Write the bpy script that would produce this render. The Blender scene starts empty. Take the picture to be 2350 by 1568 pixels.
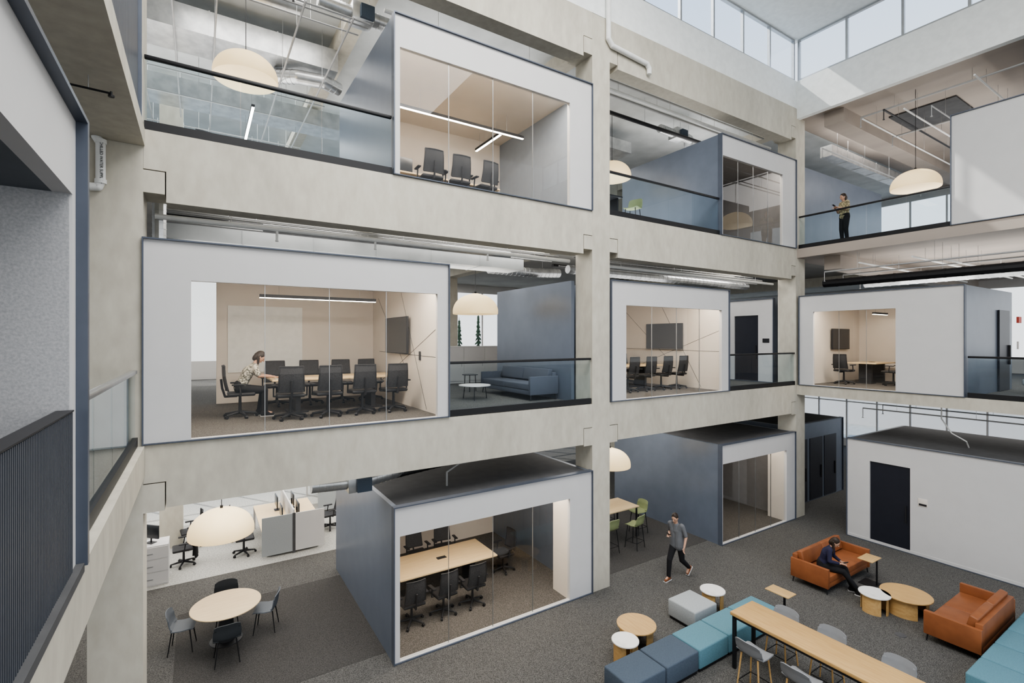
import bpy,bmesh,math,random
from math import pi,sin,cos,radians as R,sqrt
from mathutils import Vector as V, Matrix
random.seed(3)
S=bpy.context.scene; C=S.collection
ZC=6.22; F=1130.; CX=1175.; HY=779.; FA,FB=.5367,.8437
L1,L2,L3=0.,4.64,9.37
# ---------------- materials
def mat(name,c,rough=.55,metal=0,c2=None,sc=6,det=4,bump=0,es=0,ec=None,st=(1,1,1),lo=.35,hi=.65,spec=.4,sc2=0,f2=.3):
    m=bpy.data.materials.new(name); m.use_nodes=True; nt=m.node_tree; N=nt.nodes; b=N['Principled BSDF']
    b.inputs['Roughness'].default_value=rough; b.inputs['Metallic'].default_value=metal
    b.inputs['Specular IOR Level'].default_value=spec
    c2=c2 or tuple(x*.93 for x in c)
    tc=N.new('ShaderNodeTexCoord'); mp=N.new('ShaderNodeMapping'); mp.inputs['Scale'].default_value=st
    nz=N.new('ShaderNodeTexNoise'); nz.inputs['Scale'].default_value=sc; nz.inputs['Detail'].default_value=det
    rp=N.new('ShaderNodeValToRGB'); rp.color_ramp.elements[0].position=lo; rp.color_ramp.elements[1].position=hi
    rp.color_ramp.elements[0].color=(*c,1); rp.color_ramp.elements[1].color=(*c2,1)
    nt.links.new(tc.outputs['Object'],mp.inputs[0]); nt.links.new(mp.outputs[0],nz.inputs['Vector'])
    nt.links.new(nz.outputs['Fac'],rp.inputs[0]); out=rp.outputs[0]
    if sc2:
        n2=N.new('ShaderNodeTexNoise'); n2.inputs['Scale'].default_value=sc2; n2.inputs['Detail'].default_value=4
        nt.links.new(mp.outputs[0],n2.inputs['Vector'])
        mx=N.new('ShaderNodeMixRGB'); mx.blend_type='OVERLAY'; mx.inputs[0].default_value=f2
        nt.links.new(out,mx.inputs[1]); nt.links.new(n2.outputs['Fac'],mx.inputs[2]); out=mx.outputs[0]
    nt.links.new(out,b.inputs['Base Color'])
    if bump:
        bp=N.new('ShaderNodeBump'); bp.inputs['Strength'].default_value=bump; bp.inputs['Distance'].default_value=.01
        nt.links.new(nz.outputs['Fac'],bp.inputs['Height']); nt.links.new(bp.outputs[0],b.inputs['Normal'])
    if es:
        b.inputs['Emission Color'].default_value=(*(ec or c),1); b.inputs['Emission Strength'].default_value=es
    return m
def glass(name,tint,ior=1.35):
    m=bpy.data.materials.new(name); m.use_nodes=True; nt=m.node_tree; N=nt.nodes
    for n in list(N): N.remove(n)
    o=N.new('ShaderNodeOutputMaterial'); mx=N.new('ShaderNodeMixShader'); t=N.new('ShaderNodeBsdfTransparent')
    g=N.new('ShaderNodeBsdfGlossy'); f=N.new('ShaderNodeFresnel'); f.inputs[0].default_value=ior
    ge=N.new('ShaderNodeNewGeometry'); sb=N.new('ShaderNodeMath'); sb.operation='SUBTRACT'; sb.inputs[0].default_value=1; mu=N.new('ShaderNodeMath'); mu.operation='MULTIPLY'
    t.inputs[0].default_value=(*tint,1); g.inputs['Roughness'].default_value=0.01; g.inputs[0].default_value=(.95,.97,1,1)
    L=nt.links.new; L(ge.outputs['Backfacing'],sb.inputs[1]); L(sb.outputs[0],mu.inputs[0]); L(f.outputs[0],mu.inputs[1])
    L(mu.outputs[0],mx.inputs[0]); L(t.outputs[0],mx.inputs[1]); L(g.outputs[0],mx.inputs[2]); L(mx.outputs[0],o.inputs[0])
    return m
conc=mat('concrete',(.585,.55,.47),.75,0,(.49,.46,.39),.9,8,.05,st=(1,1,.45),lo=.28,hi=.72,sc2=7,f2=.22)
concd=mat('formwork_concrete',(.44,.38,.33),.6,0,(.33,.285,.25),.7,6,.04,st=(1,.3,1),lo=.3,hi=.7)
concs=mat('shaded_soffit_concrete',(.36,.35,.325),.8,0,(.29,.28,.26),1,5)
deck=mat('white_deck',(.62,.64,.64),.6,0,(.52,.54,.54),1.5,4)
white=mat('white_paint',(.62,.61,.605),.6,0,(.605,.595,.59),3)
wallw=mat('bright_white',(.88,.90,.89),.7)
blue=mat('blue_metal',(.15,.175,.222),.3,.15,(.136,.16,.204),2.5,spec=.6)
blul=mat('pale_blue_lining',(.27,.31,.37),.4)
trimb=mat('blue_trim',(.10,.115,.148),.4,.2)
dgrey=mat('dark_grey_roof',(.09,.09,.093),.8,0,(.075,.075,.078),4)
beige=mat('beige_panel',(.74,.685,.625),.6,0,(.71,.655,.595),2)
carpet=mat('charcoal_carpet',(.034,.033,.031),.95,0,(.175,.168,.158),58,6,.5,st=(1,1.6,1),lo=.36,hi=.68)
carpetp=mat('brown_carpet',(.05,.045,.041),.95,0,(.16,.148,.135),60,6,.5,lo=.36,hi=.68)
carpetl=mat('light_carpet',(.3,.3,.28),.95,0,(.5,.49,.46),30,6,.4)
vinyl=mat('dark_carpet',(.034,.032,.03),.9,0,(.085,.08,.075),60,6,.3)
felt=mat('grey_felt',(.36,.36,.37),.95,0,(.49,.485,.49),60,5,.2,lo=.3,hi=.7)
fin=mat('dark_fins',(.09,.098,.115),.5,.1)
black=mat('black_satin',(.014,.014,.016),.45)
blackp=mat('black_plastic',(.024,.024,.027),.55)
meshm=mat('chair_mesh',(.06,.06,.065),.8,0,(.025,.025,.027),120,2,lo=.45,hi=.55)
chrome=mat('brushed_steel',(.5,.51,.52),.35,.8)
galv=mat('galvanised',(.66,.67,.67),.32,.8,(.5,.51,.52),4,4)
whitep=mat('white_pipe',(.8,.8,.78),.5)
greyp=mat('grey_pipe',(.42,.42,.42),.5,.2)
oak=mat('oak',(.60,.39,.17),.45,0,(.52,.32,.13),3,6,st=(14,1,8))
oakx=mat('oak_grain_x',(.62,.42,.20),.45,0,(.52,.34,.15),3,6,st=(1,14,8))
maple=mat('maple',(.80,.62,.38),.4,0,(.74,.56,.33),2,5,st=(1,10,6))
marble=mat('white_marble',(.84,.82,.79),.3,0,(.66,.63,.6),4,10,lo=.52,hi=.72)
orange=mat('cognac_leather',(.30,.11,.045),.45,0,(.245,.088,.036),4,5,.05)
teal=mat('teal_fabric',(.125,.26,.315),.85,0,(.105,.22,.27),60,3,.15)
slate=mat('slate_fabric',(.085,.11,.145),.85,0,(.068,.09,.12),60,3,.15)
grey=mat('light_grey_fabric',(.40,.42,.43),.85,0,(.34,.36,.37),60,3,.15)
gshell=mat('grey_shell',(.27,.275,.285),.6)
gdark=mat('charcoal_shell',(.045,.05,.056),.65)
gmid=mat('slate_grey_shell',(.14,.155,.175),.7)
dinner=mat('grey_lining',(.26,.255,.26),.6)
green=mat('green_shell',(.27,.31,.16),.6)
sofab=mat('blue_grey_fabric',(.10,.11,.14),.9,0,(.08,.09,.115),60,3,.1)
lamp=mat('lamp_shade',(.85,.72,.48),.6,es=.85,ec=(1,.72,.36))
lampd=mat('lamp_glow',(1,.9,.7),.6,es=2.6,ec=(1,.80,.48))
led=mat('led',(1,.95,.85),.5,es=14,ec=(1,.92,.8))
screen=mat('screen',(.03,.033,.038),.25,spec=.5)
gl=glass('clear_glass',(.90,.945,.965),1.34); glp=glass('pod_glass',(.95,.945,.93),1.42); glw=glass('window_glass',(.96,.98,1),1.25)
doorm=mat('dark_door',(.024,.026,.036),.35)
skin=mat('skin',(.55,.33,.23),.55); hairm=mat('dark_hair',(.022,.014,.01),.5,0,(.04,.025,.016),80,2)
navy=mat('navy_knit',(.025,.025,.06),.85); blk=mat('black_cloth',(.012,.012,.014),.85); gtee=mat('grey_cloth',(.15,.155,.165),.85)
pat=mat('patterned_blouse',(.55,.52,.45),.85,0,(.1,.1,.08),30,2,lo=.45,hi=.6); yel=mat('cream_yellow_blouse',(.52,.45,.27),.85,0,(.2,.17,.11),22,2,lo=.45,hi=.6)
red=mat('red_sign_face',(.55,.10,.08),.5); leaf=mat('conifer',(.03,.055,.03),.9,0,(.06,.09,.05),10); bark=mat('bark',(.1,.07,.05),.9)
# ---------------- mesh builder
class B:
    def __init__(s): s.bm=bmesh.new()
    def box(s,x0,x1,y0,y1,z0,z1,bev=0,seg=2,M=None):
        vs=bmesh.ops.create_cube(s.bm,size=1)['verts']
        for v in vs:
            v.co=V(((x0+x1)/2+v.co.x*(x1-x0),(y0+y1)/2+v.co.y*(y1-y0),(z0+z1)/2+v.co.z*(z1-z0)))
            if M: v.co=M@v.co
        if bev: bmesh.ops.bevel(s.bm,geom=list({e for v in vs for e in v.link_edges}),offset=bev,segments=seg,affect='EDGES',profile=.5)
        return s
    def cone(s,p,q,r0,r1=None,n=12):
        p=V(p);q=V(q);d=q-p
        if d.length<1e-6: return s
        M=Matrix.Translation((p+q)/2)@d.to_track_quat('Z','Y').to_matrix().to_4x4()
        bmesh.ops.create_cone(s.bm,cap_ends=True,segments=n,radius1=r0,radius2=r0 if r1 is None else r1,depth=d.length,matrix=M); return s
    def ball(s,c,r,rot=None,u=14):
        r=(r,r,r) if isinstance(r,(int,float)) else r
        M=Matrix.Translation(V(c))@(rot.to_4x4() if rot else Matrix())@Matrix.Diagonal((*r,1))
        bmesh.ops.create_uvsphere(s.bm,u_segments=u,v_segments=max(6,u*2//3),radius=1,matrix=M); return s
    def cap(s,a,b,ra,rb):
        s.cone(a,b,ra,rb,12); s.ball(a,ra,u=12); s.ball(b,rb,u=12); return s
    def tube(s,pts,r,n=8,ribs=0):
        for i in range(len(pts)-1):
            s.cone(pts[i],pts[i+1],r,n=n)
            if i: s.ball(pts[i],r,u=n)
            if ribs:
                a,b=V(pts[i]),V(pts[i+1]); k=int((b-a).length/ribs)
                for j in range(1,k): s.cone(a.lerp(b,j/k-.004),a.lerp(b,j/k+.004),r*1.05,n=n)
        return s
    def lathe(s,prof,c=(0,0,0),n=36):
        rings=[[s.bm.verts.new((c[0]+max(r,.0008)*cos(2*pi*i/n),c[1]+max(r,.0008)*sin(2*pi*i/n),c[2]+z)) for i in range(n)] for r,z in prof]
        for a,b in zip(rings,rings[1:]):
            for i in range(n): s.bm.faces.new((a[i],a[(i+1)%n],b[(i+1)%n],b[i]))
        s.bm.faces.new(rings[0][::-1]); s.bm.faces.new(rings[-1]); return s
    def prismY(s,pts,y0,y1):
        a=[s.bm.verts.new((x,y0,z)) for x,z in pts]; b=[s.bm.verts.new((x,y1,z)) for x,z in pts]; n=len(pts)
        s.bm.faces.new(a); s.bm.faces.new(b[::-1])
        for i in range(n): s.bm.faces.new((a[i],b[i],b[(i+1)%n],a[(i+1)%n]))
        return s
    def sheet(s,f,nu,nv,th):
        P=[[V(f(i/nu,j/nv)) for i in range(nu+1)] for j in range(nv+1)]
        A=[];Bk=[]
        for j in range(nv+1):
            ra=[];rb=[]
            for i in range(nu+1):
                du=P[j][min(i+1,nu)]-P[j][max(i-1,0)]; dv=P[min(j+1,nv)][i]-P[max(j-1,0)][i]
                n=du.cross(dv); n=n.normalized() if n.length>1e-9 else V((0,0,1))
                ra.append(s.bm.verts.new(P[j][i]+n*th/2)); rb.append(s.bm.verts.new(P[j][i]-n*th/2))
            A.append(ra);Bk.append(rb)
        fn=s.bm.faces.new
        for j in range(nv):
            for i in range(nu):
                fn((A[j][i],A[j][i+1],A[j+1][i+1],A[j+1][i])); fn((Bk[j][i],Bk[j+1][i],Bk[j+1][i+1],Bk[j][i+1]))
        for j in range(nv):
            fn((A[j][0],A[j+1][0],Bk[j+1][0],Bk[j][0])); fn((A[j][nu],Bk[j][nu],Bk[j+1][nu],A[j+1][nu]))
        for i in range(nu):
            fn((A[0][i],Bk[0][i],Bk[0][i+1],A[0][i+1])); fn((A[nv][i],A[nv][i+1],Bk[nv][i+1],Bk[nv][i]))
        return s
    def build(s,name,m,par=None,world=False,rem=0):
        bm=s.bm; bmesh.ops.recalc_face_normals(bm,faces=bm.faces[:])
        for f in bm.faces: f.smooth=True
        for e in bm.edges:
            if len(e.link_faces)==2 and e.calc_face_angle(0)>.6: e.smooth=False
        o=bpy.data.objects.new(name,bpy.data.meshes.new(name))
        if par is None:
            xs=[v.co for v in bm.verts]; c=V(((min(v.x for v in xs)+max(v.x for v in xs))/2,(min(v.y for v in xs)+max(v.y for v in xs))/2,min(v.z for v in xs)))
            for v in bm.verts: v.co-=c
            o.location=c
        elif world:
            Mi=par.matrix_basis.inverted(); bmesh.ops.transform(bm,matrix=Mi,verts=bm.verts[:])
        bm.to_mesh(o.data); bm.free(); o.data.materials.append(m); C.objects.link(o)
        if par is not None: o.parent=par
        if rem:
            md=o.modifiers.new('r','REMESH'); md.mode='VOXEL'; md.voxel_size=rem; md.use_smooth_shade=True
            ms=o.modifiers.new('s','SMOOTH'); ms.factor=.5; ms.iterations=3
            me=bpy.data.meshes.new_from_object(o.evaluated_get(bpy.context.evaluated_depsgraph_get())); o.modifiers.clear(); o.data=me
        return o
def tag(o,label,cat,group=None):
    o['label']=label; o['category']=cat
    if group: o['group']=group
    return o
def thing(name,label,cat,loc=(0,0,0),rz=0,group=None):
    o=bpy.data.objects.new(name,None); o.empty_display_size=.1; C.objects.link(o); o.location=loc; o.rotation_euler=(0,0,rz)
    o.matrix_basis=Matrix.Translation(V(loc))@Matrix.Rotation(rz,4,'Z')
    return tag(o,label,cat,group)
def dupt(o,par=None):
    c=o.copy(); C.objects.link(c)
    if par: c.parent=par
    for ch in list(o.children): dupt(ch,c)
    return c
PRO={}
def inst(key,make,label,loc,rz=0,group=None):
    if key not in PRO: PRO[key]=make(); o=PRO[key]
    else: o=dupt(PRO[key])
    o.location=loc; o.rotation_euler=(0,0,rz); o['label']=label
    if group: o['group']=group
    return o
def sbox(name,m,*bx):
    b=B()
    for x in bx: b.box(*x)
    o=b.build(name,m); o['kind']='structure'; return o
def area(loc,sx,sy,e,col=(1,.97,.93),up=0):
    l=bpy.data.lights.new('fill_area_light','AREA'); l.shape='RECTANGLE'; l.size=sx; l.size_y=sy; l.energy=e; l.color=col  # added fill lamp to brighten a zone, not a real ceiling fixture
    o=bpy.data.objects.new('fill_area_light',l); C.objects.link(o); o.location=loc; o.rotation_euler=(pi if up else 0,0,0)
def text(body,size,m,par,M):
    cu=bpy.data.curves.new('lettering','FONT'); cu.body=body; cu.size=size; cu.extrude=.002; cu.align_x='CENTER'; cu.align_y='CENTER'
    t=bpy.data.objects.new('t',cu); C.objects.link(t)
    me=bpy.data.meshes.new_from_object(t.evaluated_get(bpy.context.evaluated_depsgraph_get())); bpy.data.objects.remove(t)
    o=bpy.data.objects.new('lettering',me); me.materials.clear(); me.materials.append(m); C.objects.link(o); o.parent=par; o.matrix_basis=M
# ---------------- structure
sbox('floor',carpet,(-14,32,-6,23,-.15,0))
sbox('floor',vinyl,(-.4,17.4,9.6,13.4,0,.004))
sbox('floor',carpetl,(-14,12.6,15.1,22.9,0,.004))
for z0,z1,zl,zf in ((4.3,4.632,4.17,L2),(9.05,9.362,9.1,L3)):
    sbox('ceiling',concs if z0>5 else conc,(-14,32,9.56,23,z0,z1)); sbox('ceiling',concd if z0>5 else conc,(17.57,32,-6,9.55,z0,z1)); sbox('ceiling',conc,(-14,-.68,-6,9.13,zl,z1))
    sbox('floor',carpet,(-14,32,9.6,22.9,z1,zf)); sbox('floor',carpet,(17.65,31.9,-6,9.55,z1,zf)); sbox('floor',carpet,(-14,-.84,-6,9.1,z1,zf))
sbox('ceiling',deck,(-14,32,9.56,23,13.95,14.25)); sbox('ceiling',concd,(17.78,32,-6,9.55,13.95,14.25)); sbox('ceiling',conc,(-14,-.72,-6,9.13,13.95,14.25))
sbox('ceiling',wallw,(-14,17.77,-6,9.34,16.65,16.8))
LV=((3.66,4.63,4.06,3.62),(8.3,9.36,8.77,8.42),(13.1,14.25,13.6,13.2))
for x0,x1 in ((-.698,8.148),(8.732,17.498)):
    for zb,zt,zd,zc in LV:
        o=B().prismY([(x0,zt),(x0,zd),(x0+.28,zd),(x0+.28,zb),(x1-.28,zb),(x1-.28,zd),(x1,zd),(x1,zt)],9.14,9.55).build('concrete_beam',conc); o['kind']='structure'
for x0,x1,lf,rt in ((-1.34,-.70,0,1),(8.15,8.73,1,1),(17.5,18.09,1,0)):
    bx=[(x0,x1,9.14,9.77,0,14.24)]
    for zb,zt,zd,zc in LV:
        if lf: bx.append((x0-.265,x0,9.141,9.77,zc,zd-.015))
        if rt: bx.append((x1,x1+.265,9.141,9.77,zc,zd-.015))
    sbox('concrete_column',conc,*bx)
for x0 in (-.98,8.15,17.5): sbox('concrete_column',conc,(x0,x0+.58,17.8,18.4,0,13.95))
for x0 in (2.9,8.2,17.52,24):
    for z in (4.3,9.05): sbox('concrete_beam',conc,(x0,x0+.45,9.8,22.8,z-.4,z))
for x0 in (2.9,8.2,17.52): sbox('concrete_beam',conc,(x0,x0+.4,9.8,22.8,13.6,13.95))
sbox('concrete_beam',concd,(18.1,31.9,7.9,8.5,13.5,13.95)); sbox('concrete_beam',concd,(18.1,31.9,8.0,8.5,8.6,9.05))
sbox('wall_left',wallw,(-14,17.57,9.14,9.34,14.251,15.2)); sbox('wall_right',wallw,(17.57,17.77,-6,9.14,13.9,15.2))
WN=[0]
def wband(axis,pos,a0,a1,z0,z1,st,w=.07,mid=0):
    WN[0]+=1; b=B(); g=B(); n=max(1,round((a1-a0)/st))
    def bx(bb,a,c,d0,d1,e,f):
        (bb.box(a,c,pos+d0,pos+d1,e,f) if axis=='x' else bb.box(pos+d0,pos+d1,a,c,e,f))
    bx(b,a0,a1,0,.1,z0,z0+.06); bx(b,a0,a1,0,.1,z1-.06,z1)
    if mid: bx(b,a0,a1,0.01,.09,mid-.03,mid+.03)
    for i in range(n+1):
        a=a0+(a1-a0)*i/n; bx(b,a-w/2,a+w/2,0.005,.095,z0,z1)
    bx(g,a0,a1,.045,.055,z0+.02,z1-.02)
    o=b.build('window_%d'%WN[0],chrome if z0>15 else white); o['kind']='structure'
    g.build('pane',glw,o,True)
wband('x',9.18,-13.9,17.5,15.2,16.65,1.5); wband('y',17.6,-5.9,9.1,15.2,16.65,1.5)
for z0,z1,md in ((.4,4.0,2.6),(5.3,8.7,0),(10.0,13.6,0)):
    wband('x',22.9,-14,32,z0,z1,1.5,mid=md); wband('y',31.9,-6,22.9,z0,z1,1.5,mid=md)
sbox('wall_back',white,*[(-14,32,22.9,23.05,a,b) for a,b in ((0,.4),(4.0,5.3),(8.7,10.0),(13.6,14.25))])
sbox('wall_far_right',white,*[(31.9,32.05,-6,22.9,a,b) for a,b in ((0,.4),(4.0,5.3),(8.7,10.0),(13.6,14.25))])
o=B().box(-80,140,-80,140,-.6,-.2).build('ground',mat('pavement',(.4,.4,.38),.9,0,(.34,.34,.32),3)); o['kind']='structure'
# ---------------- pods
def pod(label,loc,rz,w,d,h,op=None,n=4,inner=beige,inr=None,side=blue,jamb=0,door=False,back0=.09,lines=(),front=white,E=70,base=0,name='meeting_pod',cat='meeting room'):
    t=thing(name,label,cat,loc,rz); b=B()
    if op:
        a,c,z0,z1=op; b.box(0,a,0,.1,0,h); b.box(c,w,0,.1,0,h); b.box(a,c,0,.1,z1,h)
        if z0>0: b.box(a,c,0,.1,0,z0)
    else: b.box(0,w,0,.1,0,h)
    b.build('front_panel',front,t)
    B().box(-.014,.006,-.045,.1,0,h+.014).box(w-.006,w+.014,-.045,.1,0,h+.014).box(.006,w-.006,-.045,.1,h-.008,h+.014).box(.006,w-.006,-.03,0,0,.02).build('edge_trim',trimb,t)
    B().box(0,.09,.1,d,0,h).build('side_wall',side,t); B().box(w-.09,w,.1,d,0,h).build('side_wall',side,t)
    B().box(.09,w-.09,.1,d,h-.1,h+.0).build('roof',dgrey,t)
    if op and not door:
        B().box(.09,.1,.1,d-.1,.012,h-.13).build('wall_lining',inner,t); B().box(w-.1,w-.09,.1,d-.1,.012,h-.13).build('wall_lining',inr or inner,t)
        B().box(.1,w-.1,.1,d-.1,h-.13,h-.1).build('ceiling_panel',inner,t)
        B().box(.09,w-.09,.1,d-.0,0,.012).build('carpet',carpetp,t)
        B().box(back0,w-.09,d-.1,d,.012,h-.1).build('back_wall',inner,t)
        if jamb: B().box(c,c+.06,.1,jamb,0.012,h-.13).build('jamb',beige,t)
        for i in range(n):
            xa=a+(c-a)*i/n; xb=a+(c-a)*(i+1)/n
            B().box(xa+.004,xb-.004,.045,.057,z0,z1).build('glass_pane',glp,t)
            if i: B().box(xa-.004,xa+.004,.04,.062,z0,z1).build('glass_joint',chrome,t)
        if lines:
            b=B()
            for (y0,za),(y1,zb) in lines: b.cone((w-.101,y0,za),(w-.101,y1,zb),.006,n=6)
            b.build('panel_joint',dgrey,t)
        M=t.matrix_basis@Matrix.Translation((w/2,.45,h-.16)); area(M.translation,w*.85 if rz==0 else .5,.5 if rz==0 else w*.85,E,(1,.91,.80))  # added fill tucked behind the front panel to brighten the interior
        M=t.matrix_basis@Matrix.Translation((w/2,d*.6,h+.15))
        if loc[2]>1: area(M.translation,w*.8 if rz==0 else d*.6,d*.6 if rz==0 else w*.8,55 if loc[2]>9 else 42,(1,.98,.95),1)  # added up-facing fill above the pod roof, no fixture there
    else:
        B().box(.09,w-.09,d-.1,d,0,h-.1).build('back_wall',side,t)
    if door:
        dr=B().box(op[0]+.01,op[1]-.01,.04,.09,.01,op[3]-.01).build('door',doorm,t)
        B().box(op[1]-.12,op[1]-.09,-.01,.04,.85,1.35).build('handle',blackp,dr)
    if base: B().box(0.01,w-.01,-.012,0,.022,.1).build('baseboard',white,t)
    return t
LN=(((0.1,1.9),(4.2,.4)),((.9,.05),(2.6,2.9)),((2.2,.9),(4.3,2.7)),((.1,1.2),(4.2,1.25)))
pod('middle-floor glazed meeting pod at left where a woman sits at a long table',(-.70,9.13,L2),0,4.98,4.9,3.09,(.6,4.74,.03,2.49),back0=1.06,lines=LN,E=150)
pod('top-floor glazed meeting pod left of the tall middle column, sloping blue side',(3.14,9.13,L3),0,4.98,4.3,3.09,(.12,4.30,.03,2.47),inr=blul,E=200)
pod('ground-floor glazed meeting pod left of the tall middle column, blue side and dark roof',(3.14,9.13,L1),0,4.98,4.7,3.0,(.12,4.30,.03,2.43),inr=blue,jamb=.66,E=120)
pod('top-floor glazed pod in the second bay with blue side wall facing railing',(13.27,9.13,L3),0,4.2,4.1,3.05,(.09,3.39,.03,2.42),inner=dinner,E=60)
pod('middle-floor glazed meeting pod just right of the tall middle column',(8.76,9.13,L2),0,4.88,4.3,3.07,(.54,4.55,.03,2.46),lines=LN,E=115)
pod('ground-floor glazed pod in the second bay behind the walking man',(13.27,9.13,L1),0,4.15,4.5,3.02,(.09,3.63,.03,2.44),inner=dinner,jamb=.66,E=50)
pod('middle-floor meeting pod on the right facade with small three-pane window',(17.56,9.05,L2),-pi/2,4.36,4.3,3.07,(.45,2.79,.03,2.51),n=3,E=115)
pod('blank white box room on the top floor at right edge beside the railing',(17.56,4.97,L3),-pi/2,6,4,3.03)
pod('ground-floor white pod with single dark door behind the leather sofas',(17.4,7.49,L1),-pi/2,7.5,4.2,3.09,(.62,1.64,0,2.48),door=True,base=1)
pod('middle-floor pod end with dark door seen beyond second-bay railing',(17.62,11.75,L2),-pi/2,1.75,3.5,3.07,(.2,1.17,0,2.48),door=True)
t=pod('shadowed blue pod with row of dark doors beyond the far column',(18.35,9.85,L1),0,4.1,3.6,3.0,front=blue,name='phone_room_pod')
for x in (.35,1.5,2.6):
    d_=B().box(x,x+.95,-.02,-.001,.01,2.4).build('door',doorm,t); B().box(x+.8,x+.83,-.06,-.02,.8,1.3).build('handle',blackp,d_)
sbox('wall_lounge',blue,(8.03,8.13,9.8,13.5,L2,7.72)); sbox('wall_upper_right',blue,(18.12,24.8,9.35,9.5,L3,12.45))
t=thing('side_door','dark door in blue pod side wall at right edge of middle floor','door',(20.9,4.68,L2))
B().box(-.5,.5,-.04,0,.01,2.47).build('leaf',doorm,t); B().box(.36,.4,-.09,-.04,.8,1.4).build('handle',blackp,t)
tag(B().box(22.3,22.6,4.62,4.68,6.75,6.95).build('wall_sign',red),'small red sign on blue wall beside dark door at right edge','sign')
tag(B().box(22.35,22.5,4.66,4.68,5.9,6.15).build('wall_switch',white),'white wall control plate below the red sign','wall plate')
t=thing('room_sign','small cream room plaque beside dark door of ground-floor white pod','sign',(17.399,5.55,1.45),-pi/2)
B().box(-.11,.11,-.015,0,0,.22,.004).build('plate',beige,t); B().box(-.09,.09,-.018,-.015,.02,.08).build('dark_strip',blackp,t)
tag(B().box(17.60,17.619,10.15,10.4,6.1,6.25).build('room_sign',blackp),'small black room plaque beside dark door on middle floor','sign')
tag(B().box(4.155,4.175,10.35,10.43,5.75,5.95,.003).build('wall_switch',blackp),'small black wall control on panel wall right of long table television','wall plate')
# left near pod
t=thing('meeting_pod','near pod at left edge with dark slatted guard and grey felt wall','meeting room',(-.72,2.5,L2))
B().box(-.82,-.72,.8,4.5,7.2,7.73).box(-.80,-.72,4.40,4.5,L2,7.2).build('front_panel',white,t,True)
B().box(-.82,-.655,4.5,4.56,L2,7.76).box(-.82,-.655,.8,4.5,7.73,7.76).build('edge_trim',trimb,t,True)
B().box(-.84,-.672,.8,4.50,4.60,4.66).build('bottom_ledge',dgrey,t,True)
b=B()
for i in range(98): y=1.44+i*.03; b.box(-.741,-.712,y,y+.013,4.66,5.73)
b.build('slat_guard',fin,t,True)
B().box(-.80,-.741,.8,4.38,4.65,5.735).build('guard_backing',black,t,True); B().box(-.80,-.708,.8,4.38,5.735,5.745).build('guard_cap',blackp,t,True)
B().box(-3.2,-.735,4.385,4.4,4.65,7.2).build('felt_panel',felt,t,True); B().box(-3.2,-.83,4.4,4.5,4.65,7.73).build('side_wall',blue,t,True)
B().box(-3.2,-.82,.8,4.385,7.2,7.3).build('ceiling_panel',gmid,t,True)
B().box(-3.2,-.82,.8,4.4,7.63,7.73).build('roof',dgrey,t,True)
t=thing('slat_screen','dark vertical slat screen on the top floor at upper left','screen',(-.76,7,L3))
b=B()
for i in range(66): b.box(-.79,-.74,5.6+i*.05,5.625+i*.05,L3,12.4)
b.build('slats',fin,t,True); B().box(-.82,-.79,5.6,8.9,L3,12.4).build('backing',fin,t,True); B().box(-.82,-.70,8.92,8.98,L3,12.4).build('end_trim',trimb,t,True)
# ---------------- railings
def railing(label,loc,rz,L,n,hm=black):
    t=thing('glass_railing',label,'railing',loc,rz)
    B().box(0,L,-.035,.035,1.07,1.125,.01).build('handrail',hm,t); B().box(0,L,-.04,.04,0,.13).build('base_rail',black,t)
    for i in range(n): B().box(L*i/n+.008,L*(i+1)/n-.008,-.008,.008,.13,1.07).build('glass_pane',gl,t)
railing('top-floor glass railing left of the sloping blue pod',(-.69,9.2,L3),0,3.8,3)
railing('middle-floor glass railing before the lounge sofa',(4.32,9.2,L2),0,3.82,3)
railing('top-floor glass railing in second bay by green chair',(8.74,9.2,L3),0,4.5,4)
railing('short middle-floor glass railing in second bay before dark door',(13.67,9.2,L2),0,3.82,3)
railing('top-floor glass railing on right side where a woman stands',(17.64,9.1,L3),-pi/2,4.1,4)
railing('middle-floor glass railing at right edge beside blue side wall',(17.64,4.64,L2),-pi/2,6,4)
railing('near glass railing at left edge with grey metal handrail',(-.80,4.6,L2),pi/2,4.5,4,chrome)
# ---------------- lamps
def mk_lamp():
    t=thing('pendant_lamp','','lamp'); r=.64; h=.5
    B().lathe([(.02,h+.015),(.1,h+.01)]+[(r*sin(R(a))**.92,h*cos(R(a))) for a in range(14,95,8)]+[(r*.985,-.07),(r*.95,-.07)]).build('shade',lamp,t)
    B().lathe([(.1,-.055),(r*.93,-.055),(r*.93,-.065),(.1,-.065)]).build('diffuser',lampd,t)
    B().cone((0,0,h+.01),(0,0,h+.07),.03,n=10).build('cap',black,t)
    return t
LS=[('cream dome pendant lamp over the round table at lower left',(.42,12.5,2.02),4.3),
('cream dome pendant lamp on top floor at upper left behind railing',(.87,12.2,11.95),13.95),
('cream dome pendant lamp over the middle-floor lounge sofa',(6.6,12.3,7.0),9.05),
('cream dome pendant lamp on top floor half hidden by the tall middle column',(11.85,12.3,11.75),13.95),
('cream dome pendant lamp on ground floor mostly hidden by the middle column',(11.05,11.55,2.25),4.3),
('cream dome pendant lamp on top floor near the standing woman',(18.7,6.15,10.95),13.95)]
mk0=mk_lamp(); cp=[mk0]+[dupt(mk0) for _ in LS[1:]]
for o,(l,p,tp) in zip(cp,LS):
    o.location=p; o['label']=l; o['group']='large dome pendant lamps'; B().cone((0,0,.57),(0,0,tp-p[2]),.008,n=6).build('cord',black,o)
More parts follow.
